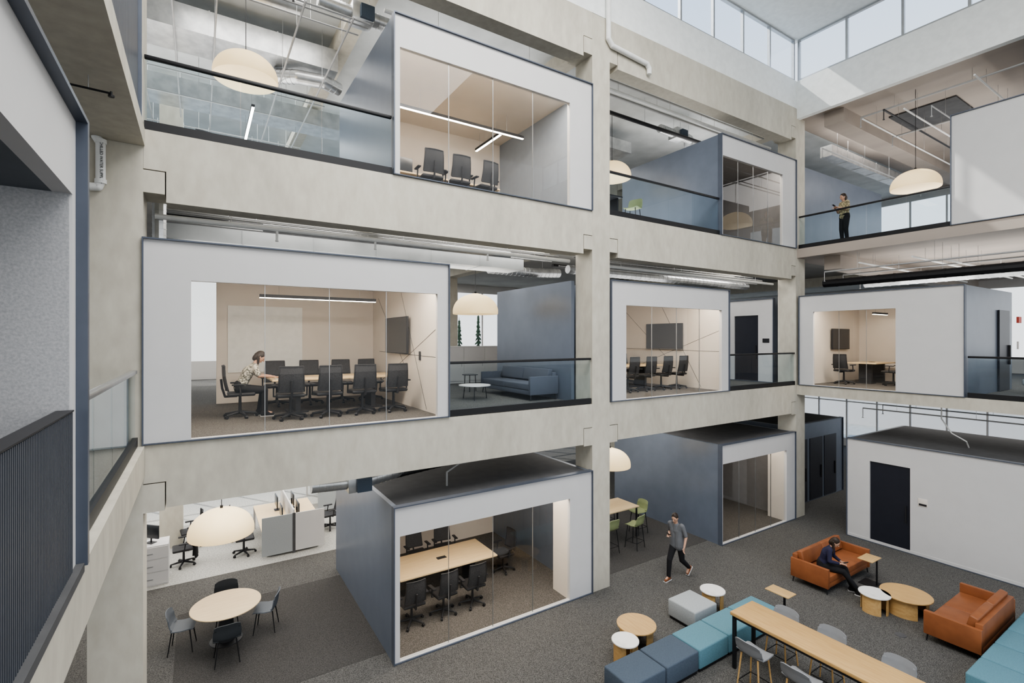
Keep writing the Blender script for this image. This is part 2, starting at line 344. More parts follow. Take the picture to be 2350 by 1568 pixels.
# ---------------- seating
def mk_office():
    t=thing('office_chair','','chair')
    B().box(-.25,.25,-.22,.26,.44,.51,.03,3).build('seat',blackp,t)
    P=lambda u,v:((u-.5)*(.46-.05*v),-.25-.06*v+.09*abs(u-.5)**2*4*.4-.02*sin(pi*v),.56+.48*v)
    B().sheet(P,8,8,.012).build('backrest',meshm,t)
    ed=[P(0,i/6) for i in range(7)]+[P(i/4,1) for i in range(1,5)]+[P(1,1-i/6) for i in range(1,7)]+[P(.5,0),P(0,0)]
    B().tube(ed,.016,6).build('back_frame',blackp,t)
    B().tube([(0,-.05,.43),(0,-.26,.43),(0,-.31,.6),(0,-.33,.78)],.022,8).build('back_support',blackp,t)
    for s in (-1,1):
        B().tube([(s*.2,0,.45),(s*.3,0,.46),(s*.3,-.03,.66)],.016,6).box(s*.3-.04,s*.3+.04,-.16,.12,.66,.69,.01).build('armrest',blackp,t)
    B().cone((0,0,.09),(0,0,.44),.032,.024).build('gas_column',blackp,t)
    for k in range(5):
        a=R(90+72*k); B().cone((0,0,.11),(.3*cos(a),.3*sin(a),.07),.035,.018,8).build('base_leg',blackp,t)
        B().cone((.3*cos(a)-.025*sin(a),.3*sin(a)+.025*cos(a),.032),(.3*cos(a)+.025*sin(a),.3*sin(a)-.025*cos(a),.032),.032,n=10).build('caster',black,t)
    return t
ON=('first','second','third','fourth','fifth')
def office(label,x,y,z,rz=0,g='mesh-back office chairs'): inst('office',mk_office,label,(x,y,z),rz+R(random.uniform(-7,7)),g)
def shellchair(name,cat,sh,bh,w,m,lm,foot=False,leg=.013):
    def mk():
        t=thing(name,'',cat); pr=[(.22,sh-.015),(.16,sh+.005),(0,sh-.012),(-.14,sh),(-.2,sh+.05),(-.225,sh+.14),(-.24,sh+bh*.7),(-.27,sh+bh)]
        def f(u,v):
            k=v*(len(pr)-1); i=min(int(k),len(pr)-2); q=k-i; y=pr[i][0]*(1-q)+pr[i+1][0]*q; z=pr[i][1]*(1-q)+pr[i+1][1]*q
            e=abs(2*u-1); ww=w*(1-.12*max(0,v-.75)*4*.6)*(1-.1*max(0,.15-v)*6)
            return ((u-.5)*ww,y+(.05*e**2 if v>.5 else 0),z+(.025*e**2 if v<.6 else 0)-(.04*e**4 if v>.9 else 0))
        B().sheet(f,10,21,.018).build('seat_shell',m,t)
        for sx in (-1,1):
            for sy in (-1,1): B().cone((sx*.15,sy*.15,sh-.01),(sx*.21,sy*.21,0),leg,leg*.75,8).build('leg',lm,t)
        if foot:
            q=lambda a,b:(a*.19,b*.19,sh*.3)
            B().tube([q(-1,-1),q(1,-1),q(1,1),q(-1,1),q(-1,-1)],.009,6).build('footrest',black,t)
        return t
    return mk
mk_cafe=shellchair('dining_chair','chair',.45,.36,.47,gdark,black); mk_cafeg=shellchair('dining_chair','chair',.45,.36,.47,gmid,black)
mk_bar=shellchair('bar_stool','bar stool',.72,.28,.48,gshell,oak,True,.016); mk_grn=shellchair('bar_chair','bar chair',.68,.34,.44,green,black,True)
def conf(label,x0,x1,y0,y1,z,m=maple):
    cx,cy=(x0+x1)/2,(y0+y1)/2; t=thing('conference_table',label,'table',(cx,cy,z)); w,d=(x1-x0)/2,(y1-y0)/2
    B().box(-w,w,-d,d,.70,.74,.006).build('tabletop',m,t)
    for s in (-1,1): B().box(s*w*.6-.05,s*w*.6+.05,-d*.45,d*.45,.03,.70).box(s*w*.6-.2,s*w*.6+.2,-d*.55,d*.55,0,.03).build('pedestal',blackp,t)
    B().box(-.12,.12,-.06,.06,.74,.75).build('cable_hatch',blackp,t)
def tv(label,loc,rz,w=1.5,h=.86):
    t=thing('television',label,'television',loc,rz); B().box(-w/2,w/2,0,.05,0,h,.008).build('housing',blackp,t)
    B().box(-w/2+.015,w/2-.015,-.004,0,.02,h-.015).build('screen',screen,t); B().box(-.2,.2,.05,.1,h*.3,h*.7).build('wall_mount',blackp,t)
def ledbar(label,p,q,top):
    p,q=V(p),V(q); t=thing('linear_light',label,'light',(p+q)/2); b=B(); d=B(); ax=abs(q.x-p.x)>abs(q.y-p.y)
    e=V((0,.04,0)) if ax else V((.04,0,0))
    b.box(min(p.x,q.x)-e.x,max(p.x,q.x)+e.x,min(p.y,q.y)-e.y,max(p.y,q.y)+e.y,p.z,p.z+.07).build('housing',blackp,t,True)
    e*=.8; d.box(min(p.x,q.x)-e.x,max(p.x,q.x)+e.x,min(p.y,q.y)-e.y,max(p.y,q.y)+e.y,p.z-.012,p.z).build('diffuser',led,t,True)
    for k in (.15,.85): a=p.lerp(q,k); B().cone(a+V((0,0,.07)),V((a.x,a.y,top)),.004,n=5).build('hanger',chrome,t,True)
NS='on near side'; FS='on far side'
z=L2+.012; A='middle-floor left pod'
conf('long light-wood meeting table before the seated woman in '+A,1.26,3.95,11.05,12.15,z)
for i,x in enumerate((1.52,2.22,2.92,3.6)): office(f'{ON[i]} black mesh office chair from left {NS} of long table, {A}',x,10.5,z,0)
for i,x in enumerate((1.55,2.28,3.04,3.75)): office(f'{ON[i]} black mesh office chair from left {FS} of long table, {A}',x,12.75,z,pi)
inst('office',mk_office,'black mesh office chair the woman in patterned blouse sits on',(.70,11.3,z),-pi/2,'mesh-back office chairs')
tv('wall-mounted television on angled-line panel wall in '+A,(4.06,11.7,5.88),-pi/2,1.55,.88)
ledbar('black linear light above long table in '+A,(1.1,11.8,7.12),(3.6,11.8,7.12),7.6)
tag(B().box(.6,2.3,13.90,13.929,5.4,7.05).build('whiteboard',wallw),'large whiteboard on back wall behind seated woman','whiteboard')
z=L3+.012; A='top-floor pod left of middle column'
conf('meeting table in '+A,3.9,6.6,10.95,12.1,z)
for i,x in enumerate((4.42,5.1,5.82)): office(f'{ON[i]} black mesh office chair from left in {A}',x,10.4,z,0)
ledbar('long linear light running along the window of '+A,(4.0,11.3,11.75),(7.55,11.3,11.75),12.3)
ledbar('linear light running away from the window of '+A,(7.0,11.6,11.85),(7.0,13.0,11.85),12.3)
t=thing('computer_monitor','black monitor at the left end of table in '+A,'monitor',(4.1,11.4,L3+.752)); 
B().box(-.28,.28,-.02,.02,.12,.48,.006).build('screen',screen,t); B().cone((0,.03,0),(0,.03,.3),.02).box(-.12,.12,-.08,.1,0,.012).build('stand',blackp,t)
z=.012; A='ground-floor pod left of middle column'
conf('light-wood meeting table in '+A,3.85,6.4,10.75,11.95,z)
for i,x in enumerate((3.92,4.68,5.42)): office(f'{ON[i]} black mesh office chair from left {NS}, {A}',x,10.25,z,0)
for i,x in enumerate((4.95,5.75)): office(f'{ON[i]} black mesh office chair from left {FS}, {A}',x,12.5,z,pi)
office('black mesh office chair at right end of table, '+A,6.9,11.3,z,pi/2)
z=L2+.012; A='middle-floor pod right of middle column'
conf('light-wood meeting table in '+A,10.2,12.9,11.0,12.0,z)
for i,x in enumerate((10.75,11.48,12.21,12.94)): office(f'{ON[i]} black mesh office chair from left {NS}, {A}',x,10.5,z,0)
for i,x in enumerate((11.48,12.2,12.92)): office(f'{ON[i]} black mesh office chair from left {FS}, {A}',x,12.6,z,pi)
tv('wall-mounted television in '+A,(13.43,11.45,5.9),-pi/2,1.55,.86)
ledbar('black linear light in '+A,(10.0,11.5,7.1),(11.6,11.5,7.1),7.58)
A='middle-floor pod on the right facade'
conf('light-wood table in '+A,19.75,21.4,7.6,8.5,z)
office('black mesh office chair at left end of table in '+A,19.15,8.35,z,-pi/2); office('black mesh office chair nearest the window panes in '+A,19.75,7.1,z,0); office('black mesh office chair at the right in '+A,20.9,7.1,z,0)
tv('small wall-mounted television in '+A,(20.1,8.85,5.85),0,1.3,.76)
ledbar('black linear light in '+A,(20.3,7.9,7.12),(21.4,7.9,7.12),7.58)
# sofas
def sofa(label,loc,rz,L,m,name='leather_sofa',dp=.9):
    t=thing(name,label,'sofa',loc,rz,'sofas'); w=L/2
    B().box(-w+.09,w-.09,-dp/2+.02,dp/2,.15,.27,.012).build('base',m,t)
    for s in (-1,1): B().box(s*(w-.045)-.045,s*(w-.045)+.045,-dp/2,dp/2,.15,.62,.012).build('arm',m,t)
    B().box(-w+.09,w-.09,dp/2-.12,dp/2,.27,.70,.012).build('back',m,t)
    for s in (-1,1):
        B().box(min(0,s*(w-.1))+.004,max(0,s*(w-.1))-.004,-dp/2+.01,dp/2-.13,.27,.43,.02,3).build('seat_cushion',m,t)
        B().box(min(0,s*(w-.12))+.01,max(0,s*(w-.12))-.01,-.14,0,0,.35,.03,3,Matrix.Translation((0,dp/2-.16,.43))@Matrix.Rotation(R(-14),4,'X')).build('back_cushion',m,t)
        for q in (-1,1): B().cone((s*(w-.06),q*(dp/2-.06),.16),(s*(w-.04),q*(dp/2-.04),0),.016,.012,8).build('leg',black,t)
    return t
sofa('cognac leather sofa with a woman sitting on it, facing coffee tables',(13.98,6.4,0),0,2.25,orange)
sofa('empty cognac leather sofa at right in front of teal ottomans',(13.75,3.58,0),pi,2.2,orange)
sofa('blue-grey fabric sofa in middle-floor lounge against blue wall',(7.55,11.6,L2),-pi/2,2.6,sofab,'fabric_sofa')
def ottoman(label,x0,x1,y0,y1,m,g):
    t=thing('ottoman',label,'ottoman',((x0+x1)/2,(y0+y1)/2,0),0,g); w,d=(x1-x0)/2,(y1-y0)/2
    B().box(-w+.03,w-.03,-d+.03,d-.03,0,.06).build('plinth',black,t); B().box(-w,w,-d,d,.06,.43,.03,3).build('cushion',m,t)
nm=('darkest slate blue ottoman at the near end of the bench row','slate blue ottoman second in bench row beside teal one','teal ottoman in the middle of bench row, next to slate','teal ottoman second from far end of bench row','teal ottoman at far end of bench row by small wood table')
for i in range(5): ottoman(nm[i],6.06+.9*i,6.94+.9*i,5.85,6.5,slate if i<2 else teal,'long row of ottomans')
ottoman('light grey ottoman behind the teal bench row',8.85,9.6,6.7,7.42,grey,'single grey ottoman')
nm=('nearest','second nearest','third nearest','fourth nearest','farthest')
for i in range(5): ottoman(f'teal ottoman at bottom right behind leather sofa, {nm[i]} in its row',11.25+.8*i,12.03+.8*i,2.3,3.0,teal,'teal ottomans at right')
def drum(label,x,y,r,h,m,lm=oak):
    t=thing('coffee_table',label,'table',(x,y,0),0,'low round tables')
    B().lathe([(.05,h-.03),(r-.01,h-.03),(r,h-.024),(r,h-.006),(r-.006,h),(.05,h)],n=48).build('tabletop',m,t)
    for k in range(3):
        a0=R(120*k+20); rr=r*.82
        B().sheet(lambda u,v:(rr*cos(a0+u*1.55),rr*sin(a0+u*1.55),v*(h-.03)),10,2,.02).build('leg_panel',lm,t)
drum('small white marble drum table before the occupied leather sofa',13.06,5.06,.31,.42,marble); drum('large round oak coffee table between the leather sofas',13.63,4.66,.49,.42,oak)
drum('small white marble drum table behind the grey ottoman',10.0,7.1,.275,.45,marble); drum('round oak coffee table beside slate ottomans',7.55,7.13,.395,.41,oak)
drum('small white marble drum table nearest the slate ottomans',6.92,6.82,.26,.45,marble)
def ctable(label,x,y,rz=0):
    t=thing('side_table',label,'table',(x,y,0),rz,'c-shaped side tables')
    B().box(-.26,.26,-.17,.17,.63,.655,.01).build('tabletop',oakx,t); B().box(-.02,.02,-.18,-.15,.02,.63).build('post',black,t); B().box(-.2,.2,-.2,.17,0,.018).build('foot',black,t)
ctable('small c-shaped wood side table beside occupied leather sofa',14.42,5.70); ctable('small c-shaped wood side table at far end of teal bench',10.85,6.0,pi/2)
tag(B().lathe([(.01,0),(.10,0),(.10,.008),(.01,.01)],(12.45,4.35,0)).build('floor_box',dgrey),'round dark floor outlet cover in carpet near leather sofa','floor outlet')
t=thing('high_table','long oak bar-height table with black frame at bottom right','table',(8.86,3.8,0))
B().box(-.36,.36,-2.3,1.86,1.0,1.06,.006).build('tabletop',oak,t)
for y in (1.8,-2.2):
    for s in (-1,1): B().box(s*.31-.025,s*.31+.025,y-.03,y+.03,0,1.0).build('leg',black,t)
B().box(-.33,.33,1.77,1.83,.93,1.0).box(-.33,.33,-2.23,-2.17,.93,1.0).box(-.335,-.295,-2.2,1.8,.95,1.0).box(.295,.335,-2.2,1.8,.95,1.0).build('frame',black,t)
for l,x,y,r in (('first grey bar stool on near side of high table',8.22,5.0,-pi/2),('second grey bar stool on near side of high table',8.22,4.2,-pi/2),('first grey bar stool on far side of high table',9.42,5.2,pi/2),('second grey bar stool on far side of high table',9.45,4.4,pi/2),('third grey bar stool on far side of high table',9.48,3.4,pi/2)):
    inst('bar',mk_bar,l+', wooden legs',(x,y,0),r,'grey bar stools')
t=thing('round_table','round light-wood table on dark floor at lower left','table',(.48,11.78,0.004))
B().lathe([(.05,.71),(.62,.71),(.645,.725),(.645,.735),(.64,.74),(.05,.74)],n=56).build('tabletop',maple,t); B().lathe([(.06,.02),(.3,.012),(.31,0),(.02,0)][::-1]).cone((0,0,.02),(0,0,.71),.17,.1,20).build('pedestal',blackp,t)
inst('cafe',mk_cafe,'charcoal chair on near side of round table',(.46,11.02,.004),0,'chairs around round table'); inst('cafe',mk_cafe,'charcoal chair on far side of round table',(.52,12.55,.004),pi,'chairs around round table')
inst('cafeg',mk_cafeg,'slate grey chair on left side of round table',(-.28,11.9,.004),-pi/2-.15,'chairs around round table'); inst('cafeg',mk_cafeg,'slate grey chair on right side of round table',(1.22,11.75,.004),pi/2-.3,'chairs around round table')
t=thing('high_table','light-wood bar-height table with green chairs behind middle column','table',(10.75,11.4,0.004))
B().box(-.95,.95,-.48,.48,.94,.98,.006).build('tabletop',maple,t)
for sx in (-1,1):
    for sy in (-1,1): B().box(sx*.88-.02,sx*.88+.02,sy*.42-.02,sy*.42+.02,0,.94).build('leg',black,t)
for l,x,y,r in (('nearest the column on near side',10.1,10.6,0),('rightmost on near side',11.0,10.45,.2),('at right end',11.95,11.2,pi/2),('leftmost on far side',10.9,12.2,pi),('rightmost on far side',11.55,12.25,pi)):
    inst('grn',mk_grn,f'green bar chair {l} of bar-height table',(x,y,.004),r,'green bar chairs')
inst('grn',mk_grn,'green chair on top floor behind second-bay railing',(10.75,10.3,L3),1.9,'green bar chairs')
t=thing('high_table','dark bar-height table beside green chair on top floor','table',(9.75,10.7,L3)); B().box(-.6,.6,-.4,.4,.94,.98,.006).build('tabletop',blackp,t)
for sx in (-1,1): B().box(sx*.5-.03,sx*.5+.03,-.3,.3,0,.94).build('leg',black,t)
def disc(label,x,y,z,r,h,m):
    t=thing('coffee_table',label,'table',(x,y,z)); B().lathe([(.02,h-.02),(r,h-.02),(r,h),(.02,h)]).build('tabletop',m,t)
    for k in range(3): a=2*pi*k/3; B().cone((r*.75*cos(a),r*.75*sin(a),h-.02),(r*.85*cos(a),r*.85*sin(a),0),.012,n=8).build('leg',black,t)
disc('low pale round table in front of lounge sofa',6.15,11.5,L2,.42,.38,marble); disc('small dark round table at end of lounge sofa',6.95,13.3,L2,.24,.52,blackp)
t=thing('storage_cabinet','white waist-high cabinet run behind lounge by the windows','cabinet',(8.5,16.2,L2))
B().box(-1.3,1.3,-.25,.25,.0,1.3).build('body',white,t); B().box(-1.32,1.32,-.27,.27,1.3,1.33).build('worktop',white,t)
for i in range(3): d_=B().box(-1.28+i*.86,-.44+i*.86,-.27,-.25,.08,1.28).build('door',white,t); B().box(-.52+i*.86,-.5+i*.86,-.29,-.27,.6,.8).build('handle',chrome,d_)
def lounge(label,loc,rz,m):
    t=thing('lounge_chair',label,'chair',loc,rz)
    B().box(-.34,.34,-.3,.34,.22,.42,.06,3).build('seat',m,t)
    B().sheet(lambda u,v:(.38*sin((u-.5)*3.6),-.38*cos((u-.5)*3.6)*.9+.02-.06*v,.22+.5*v*(.75+.25*cos((u-.5)*3.6))),16,6,.07).build('backrest',m,t)
    for sx in (-1,1):
        for sy in (-1,1): B().cone((sx*.22,sy*.2,.24),(sx*.27,sy*.25,0),.014,.01,8).build('leg',black,t)
lounge('beige lounge chair beyond second-bay middle railing',(14.9,10.8,L2),-1.2,beige); lounge('grey rounded lounge chair at right edge of middle floor',(20.6,3.75,L2),1.2,grey)
def desk(label,x0,x1,y0,y1):
    cx=(x0+x1)/2; t=thing('workstation_desk',label,'desk',(cx,y0,0.004)); w=(x1-x0)/2; d=y1-y0
    for s in (-1,1):
        B().box(min(0,s*w)+.01,max(0,s*w)-.01,.03,d,.71,.74).build('desktop',maple,t); B().box(min(s*.04,s*w),max(s*.04,s*w),0,.03,.06,1.15).build('end_panel',grey if s<0 else white,t)
        B().box(s*w*.95-.03,s*w*.95+.03,d-.06,d,0,.71).build('leg',white,t)
        B().box(s*.5-.2,s*.5+.2,.1,.6,.02,.62).build('pedestal_drawers',white,t)
    B().box(-.02,.02,.03,d,.05,1.25).build('divider_screen',white,t); B().box(-.04,.04,-.005,.03,.0,1.16).build('centre_post',dgrey,t)
def monitor(label,x,y,z,rz):
    t=thing('computer_monitor',label,'monitor',(x,y,z),rz); B().box(-.27,.27,-.015,.02,.13,.47,.006).build('screen',screen,t); B().cone((0,.03,.01),(0,.03,.3),.018,n=8).box(-.11,.11,-.06,.1,0,.012).build('stand',blackp,t)
desk('white and grey double workstation with central divider at back left',1.5,3.18,15.5,18.2); desk('far white workstation behind the double workstation',3.6,5.3,18.6,21.0)
for i,(x,y,r,l) in enumerate(((2.1,16.3,-pi/2,'left front'),(2.1,17.4,-pi/2,'left rear'),(2.58,16.4,pi/2,'right front'),(2.58,17.4,pi/2,'right rear'))): monitor(f'black monitor on {l} seat of double workstation',x,y,.744,r)
for l,x,y,r in (('at left front of double workstation',1.1,16.2,-pi/2),('at left rear of double workstation',1.1,17.5,-pi/2),('at right side of double workstation',3.65,16.9,pi/2),('beside white cabinet at lower left, dark coat on it',-.35,16.3,pi/2),('behind coat-draped chair at lower left',-.2,17.6,pi/2)): office('black office chair '+l,x,y,.004,r)
t=thing('desk_cabinet','white filing cabinet at far lower left beside left column','cabinet',(-1.05,15.6,.004)); B().box(-.4,.4,-.3,.3,0,1.0).build('body',white,t)
for k in range(3): d_=B().box(-.38,.38,-.32,-.3,.04+k*.32,.33+k*.32).build('drawer',white,t); B().box(-.08,.08,-.335,-.32,.17+k*.32,.19+k*.32).build('handle',chrome,d_)
monitor('black monitor on white cabinet at far lower left',-1.05,15.6,1.004,-.8)
tag(B().sheet(lambda u,v:(-.08+.05*sin(u*9)*v,16.08+u*.44,.96-.75*v+.03*sin(u*7)),14,10,.05).build('coat',blk),'dark coat draped over office chair back at lower left','coat')
for l,x,y in (('first black office chair',.05,12.0),('second black office chair',1.35,12.2)): office(l+' top visible behind upper left railing',x,y,L3,.4)
monitor('monitor behind upper left railing',2.4,12.8,L3+.74,.3)
t=thing('desk','dark-edged desk behind the upper left railing','desk',(2.0,13.0,L3)); B().box(-1,1,-.4,.4,.7,.74).build('desktop',maple,t)
for s in (-1,1): B().box(s*.95-.03,s*.95+.03,-.35,.35,0,.7).build('leg',black,t)
ledbar('slim linear light on top floor right of the upper left lamp',(1.2,14.5,12.3),(1.2,17.3,12.3),13.95)
ledbar('linear light in the top floor second bay',(9.2,14,12.9),(12.2,14,12.9),13.95)
# ---------------- services
def pipe(name,label,cat,pts,r,m,drops=(),ribs=0,n=10,hang=None,group=None):
    t=thing(name,label,cat,pts[0],0,group); B().tube(pts,r,n,ribs).build('run',m,t,True)
    for a,b in drops: B().cone(a,b,max(r*.5,.012),n=8).cone(V(b),V(b)-V((0,0,.02)),.03,n=8).build('drop',m,t,True)
    if hang:
        a,b=V(pts[0]),V(pts[-1]); k=max(2,int((b-a).length/1.8))
        for i in range(k): c=a.lerp(b,(i+.5)/k); B().cone(c+V((0,0,r)),V((c.x,c.y,hang)),.005,n=5).build('hanger',galv,t,True)
    return t
def bundle(label,group,axis,a0,a1,spec,m,r,hang):
    for q,zz in spec: pipe('conduit',label,'pipe',[(a0,q,zz),(a1,q,zz)] if axis=='x' else [(q,a0,zz),(q,a1,zz)],r,m,hang=hang,group=group)
def rduct(label,bx,m=galv,seam=1.2,hang=None):
    x0,x1,y0,y1,z0,z1=bx; t=thing('ventilation_duct',label,'duct',((x0+x1)/2,(y0+y1)/2,z0)); b=B().box(*bx)
    lx=x1-x0>y1-y0; k=int(max(x1-x0,y1-y0)/seam)
    for i in range(1,k):
        if lx: x=x0+(x1-x0)*i/k; b.box(x-.015,x+.015,y0-.012,y1+.012,z0-.012,z1+.012)
        else: y=y0+(y1-y0)*i/k; b.box(x0-.012,x1+.012,y-.015,y+.015,z0-.012,z1+.012)
    b.build('casing',m,t,True)
    if hang:
        for q in (.2,.8): B().cone((x0+(x1-x0)*q,(y0+y1)/2,z1),(x0+(x1-x0)*q,(y0+y1)/2,hang),.006,n=5).build('hanger',galv,t,True)
    return t
def vav(label,c,top,m=galv):
    c=V(c); t=thing('air_valve',label,'duct',c); B().box(c.x-.25,c.x+.2,c.y-.2,c.y+.2,c.z-.18,c.z+.18,.01).build('casing',m,t,True)
    B().box(c.x-.1,c.x+.18,c.y-.3,c.y-.2,c.z-.16,c.z+.1).build('control_box',slate,t,True)
    B().tube([c+V((-.25,0,0)),c+V((-.9,.0,.03))],.14,14,.12).build('inlet_duct',m,t,True); B().tube([c+V((.2,0,0)),c+V((.75,.1,.05)),c+V((1.2,.5,.1))],.15,14,.1).build('outlet_duct',m,t,True)
    for s in (-.2,.15): B().cone(c+V((s,0,.18)),V((c.x+s,c.y,top)),.006,n=5).build('hanger',galv,t,True)
rduct('large silver rectangular duct under top-floor ceiling at upper left',(-4,3.0,13.0,14.1,13.05,13.6),hang=13.95)
rduct('second silver duct deeper under top-floor ceiling at upper left',(-4,8,16.5,17.4,13.0,13.5),hang=13.95)
pipe('ventilation_duct','round silver duct near beam under top-floor ceiling at upper left','duct',[(-3,11.5,13.45),(1.9,11.5,13.45)],.2,galv,ribs=.3,n=16,hang=13.95)
pipe('ventilation_duct','curved silver branch duct beside the upper left lamp','duct',[(1.6,13.7,12.86),(2.1,13.3,12.8),(2.7,13.2,12.8),(3.1,13.4,12.8)],.17,galv,ribs=.12,n=14)
vav('silver air valve box above top-floor pod left of middle column',(2.95,10.6,13.12),13.95); vav('silver air valve box above top-floor second-bay pod',(14.1,11.4,13.35),13.95)
rduct('grey rectangular duct above the middle-floor left pod',(-.6,7.5,11.2,12.0,8.12,8.6),deck,hang=9.05)
rduct('silver rectangular duct above the second-bay top-floor railing',(8.8,13.5,13.0,13.8,13.1,13.5),hang=13.95)
pipe('ventilation_duct','silver spiral duct above middle-floor lounge wall','duct',[(7.2,12.6,8.3),(8.9,12.6,8.3),(9.8,12.6,8.35)],.14,galv,ribs=.15,n=14,hang=9.05)
pipe('sprinkler_pipe','white pipe along beam above the middle-floor left pod','pipe',[(-.6,9.85,8.22),(8.0,9.85,8.22)],.045,whitep,[((1.2,9.85,8.2),(1.2,9.85,8.02)),((3,9.85,8.2),(3,9.85,8.05)),((5.6,9.85,8.2),(5.6,9.85,8.05))],hang=9.05)
G='grey conduits above middle-floor left pod'; bundle('one of several parallel grey conduits above middle-floor left pod',G,'x',-.6,8.0,((10.3,8.40),(10.05,8.55),(10.45,8.32),(10.6,8.3),(10.7,8.52)),greyp,.018,9.05)
pipe('conduit','dark cable run above middle-floor left pod','cable tray',[(-.6,10.9,8.45),(8,10.9,8.45)],.06,black,hang=9.05)
pipe('ventilation_duct','thin silver spiral duct along beam above middle-floor left pod','duct',[(1.0,10.15,8.28),(6.4,10.15,8.28)],.075,galv,ribs=.15,hang=9.05)
pipe('drain_pipe','silver elbow pipe in corner left of middle-floor pod top','pipe',[(-.55,10.0,9.05),(-.55,10.0,7.74)],.1,galv,ribs=.1)
for i,(y,zz,r,m,l) in enumerate(((9.9,8.2,.04,whitep,'white pipe'),(10.3,8.35,.03,greyp,'grey conduit'),(10.9,8.2,.12,galv,'silver spiral duct'),(11.6,8.4,.05,black,'black pipe'))):
    pipe('ceiling_pipe',f'{l} above middle-floor second-bay pod','pipe',[(8.8,y,zz),(17.4,y,zz)],r,m,hang=9.05,ribs=.2 if r>.1 else 0)
bundle('one of several thin conduits above middle-floor second-bay pod','conduits above middle second-bay pod','x',8.8,17.4,((10.1,8.45),(10.5,8.25),(10.65,8.5),(11.3,8.35)),greyp,.016,9.05)
for i,(y,zz,r,m,l) in enumerate(((10.0,13.1,.05,whitep,'white pipe'),(10.5,13.3,.04,greyp,'grey conduit'),(11.0,13.1,.06,black,'black pipe'),(10.25,13.55,.03,greyp,'upper grey conduit'))):
    pipe('ceiling_pipe',f'{l} under top-floor second-bay ceiling','pipe',[(8.8,y,zz),(17.4,y,zz)],r,m,hang=13.95)
bundle('one of several conduits across top-floor ceiling at upper left','upper left cross conduits','x',-3,3.0,((10.2,12.75),(11.1,13.0),(10.35,12.75),(15.5,12.6),(14.6,12.8),(18.5,12.9)),greyp,.018,13.95)
bundle('one of several conduits running back under top-floor ceiling at upper left','upper left lengthwise conduits','y',9.9,22,((-.45,12.9),(1.7,12.6),(2.6,12.6),(.3,12.95),(-1.2,13.0)),greyp,.02,13.95)
pipe('sprinkler_pipe','black sprinkler main under top-floor ceiling at upper left','pipe',[(-3,10.7,13.4),(2.0,10.7,13.4)],.05,black,[((.2,10.7,13.4),(.2,10.7,13.0)),((1.6,10.7,13.4),(1.6,10.7,13.0))],hang=13.95)
pipe('sprinkler_pipe','white sprinkler pipe behind top beam above pod left of middle column','pipe',[(3.2,9.9,12.95),(8.0,9.9,12.95)],.04,whitep,[((4.4,9.9,12.95),(4.4,9.9,12.7)),((6.6,9.9,12.95),(6.6,9.9,12.7))],hang=13.95)
pipe('ventilation_duct','dark flexible duct lying above ground-floor left pod roof','duct',[(3.5,10.2,3.35),(5.5,10.3,3.5),(7.6,10.4,3.4)],.1,black,ribs=.15,hang=4.3); vav('small silver air valve beside ground-floor left pod roof',(2.7,9.95,3.4),4.3)
pipe('conduit','looped cable above ground-floor left pod','cable',[(4.6,9.9,3.0),(4.6,9.9,3.3),(4.9,9.9,3.45),(6.4,9.9,3.5)],.02,greyp)
pipe('ventilation_duct','silver spiral duct above ground-floor second-bay pod','duct',[(9.6,10.8,3.5),(15,10.4,3.5)],.1,galv,ribs=.15,hang=4.3)
def spr(label,pts,m=greyp,r=.03,top=13.95):
    return pipe('sprinkler_pipe',label,'pipe',pts,r,m,[(V(p),V(p)-V((0,0,.3))) for p in pts],hang=top)
spr('bronze sprinkler pipe under right top-floor ceiling, nearest run',[(18.6,2.0,13.6),(18.6,7.6,13.6)]); spr('sprinkler pipe under right top-floor ceiling, farther run',[(20.5,2.0,13.3),(20.5,7.4,13.3)])
spr('dark sprinkler pipe crossing right top-floor ceiling',[(18.2,6.8,13.45),(27,6.8,13.45)],black); spr('grey conduit crossing right top-floor ceiling',[(18.2,5.6,13.1),(27,5.6,13.1)],greyp,.02)
spr('long grey conduit low under right top-floor ceiling',[(18.4,8.7,12.9),(27,8.7,12.9)],greyp,.025)
bundle('one of several white conduits crossing right top-floor ceiling','right top-floor crossing conduits','x',18.0,28,((7.3,13.3),(6.2,13.2),(4.6,13.5)),whitep,.025,13.95)
rduct('silver duct deep under right top-floor ceiling',(19.5,28,8.9,9.3,12.95,13.35),hang=13.95)
tag(B().box(20.2,22.2,5.6,7.4,13.90,13.949).build('ceiling_grille',dgrey),'dark square opening in right top-floor ceiling','vent')
pipe('ventilation_duct','long black duct above the right middle-floor pod','duct',[(18.3,8.6,8.15),(18.3,0,8.15)],.13,black,hang=9.05,ribs=.4)
for x,zz,l in ((17.9,8.5,'front'),(19.2,8.5,'middle'),(20.5,8.4,'rear')): spr(f'{l} grey sprinkler pipe above right middle-floor pod',[(x,.5,zz),(x,8.4,zz)],greyp,.025,9.05)
bundle('one of several conduits crossing above right middle-floor pod','conduits crossing right middle ceiling','x',18,28,((7.4,8.7),(6.0,8.7),(5.2,8.5),(3.4,8.6),(2.2,8.7)),whitep,.03,9.05)
pipe('ventilation_duct','silver spiral duct behind long black duct over right middle-floor pod','duct',[(19.9,8.0,8.2),(19.9,0,8.2)],.15,galv,ribs=.25,hang=9.05)
pipe('ventilation_duct','black flexible duct over ground-floor white pod at right edge','duct',[(18.6,2.6,3.28),(18.9,1.6,3.27),(19.6,.6,3.27)],.17,black,ribs=.1); pipe('ventilation_duct','black flexible duct over the shadowed blue pod','duct',[(18.5,10.2,3.17),(19.3,10.2,3.17),(20.2,10.4,3.17)],.16,black,ribs=.1)
for x,l in ((18.5,'front'),(20.0,'rear')): spr(f'{l} conduit hanging above ground-floor white pod',[(x,0,3.95),(x,7.5,3.95)],greyp,.02,4.3)
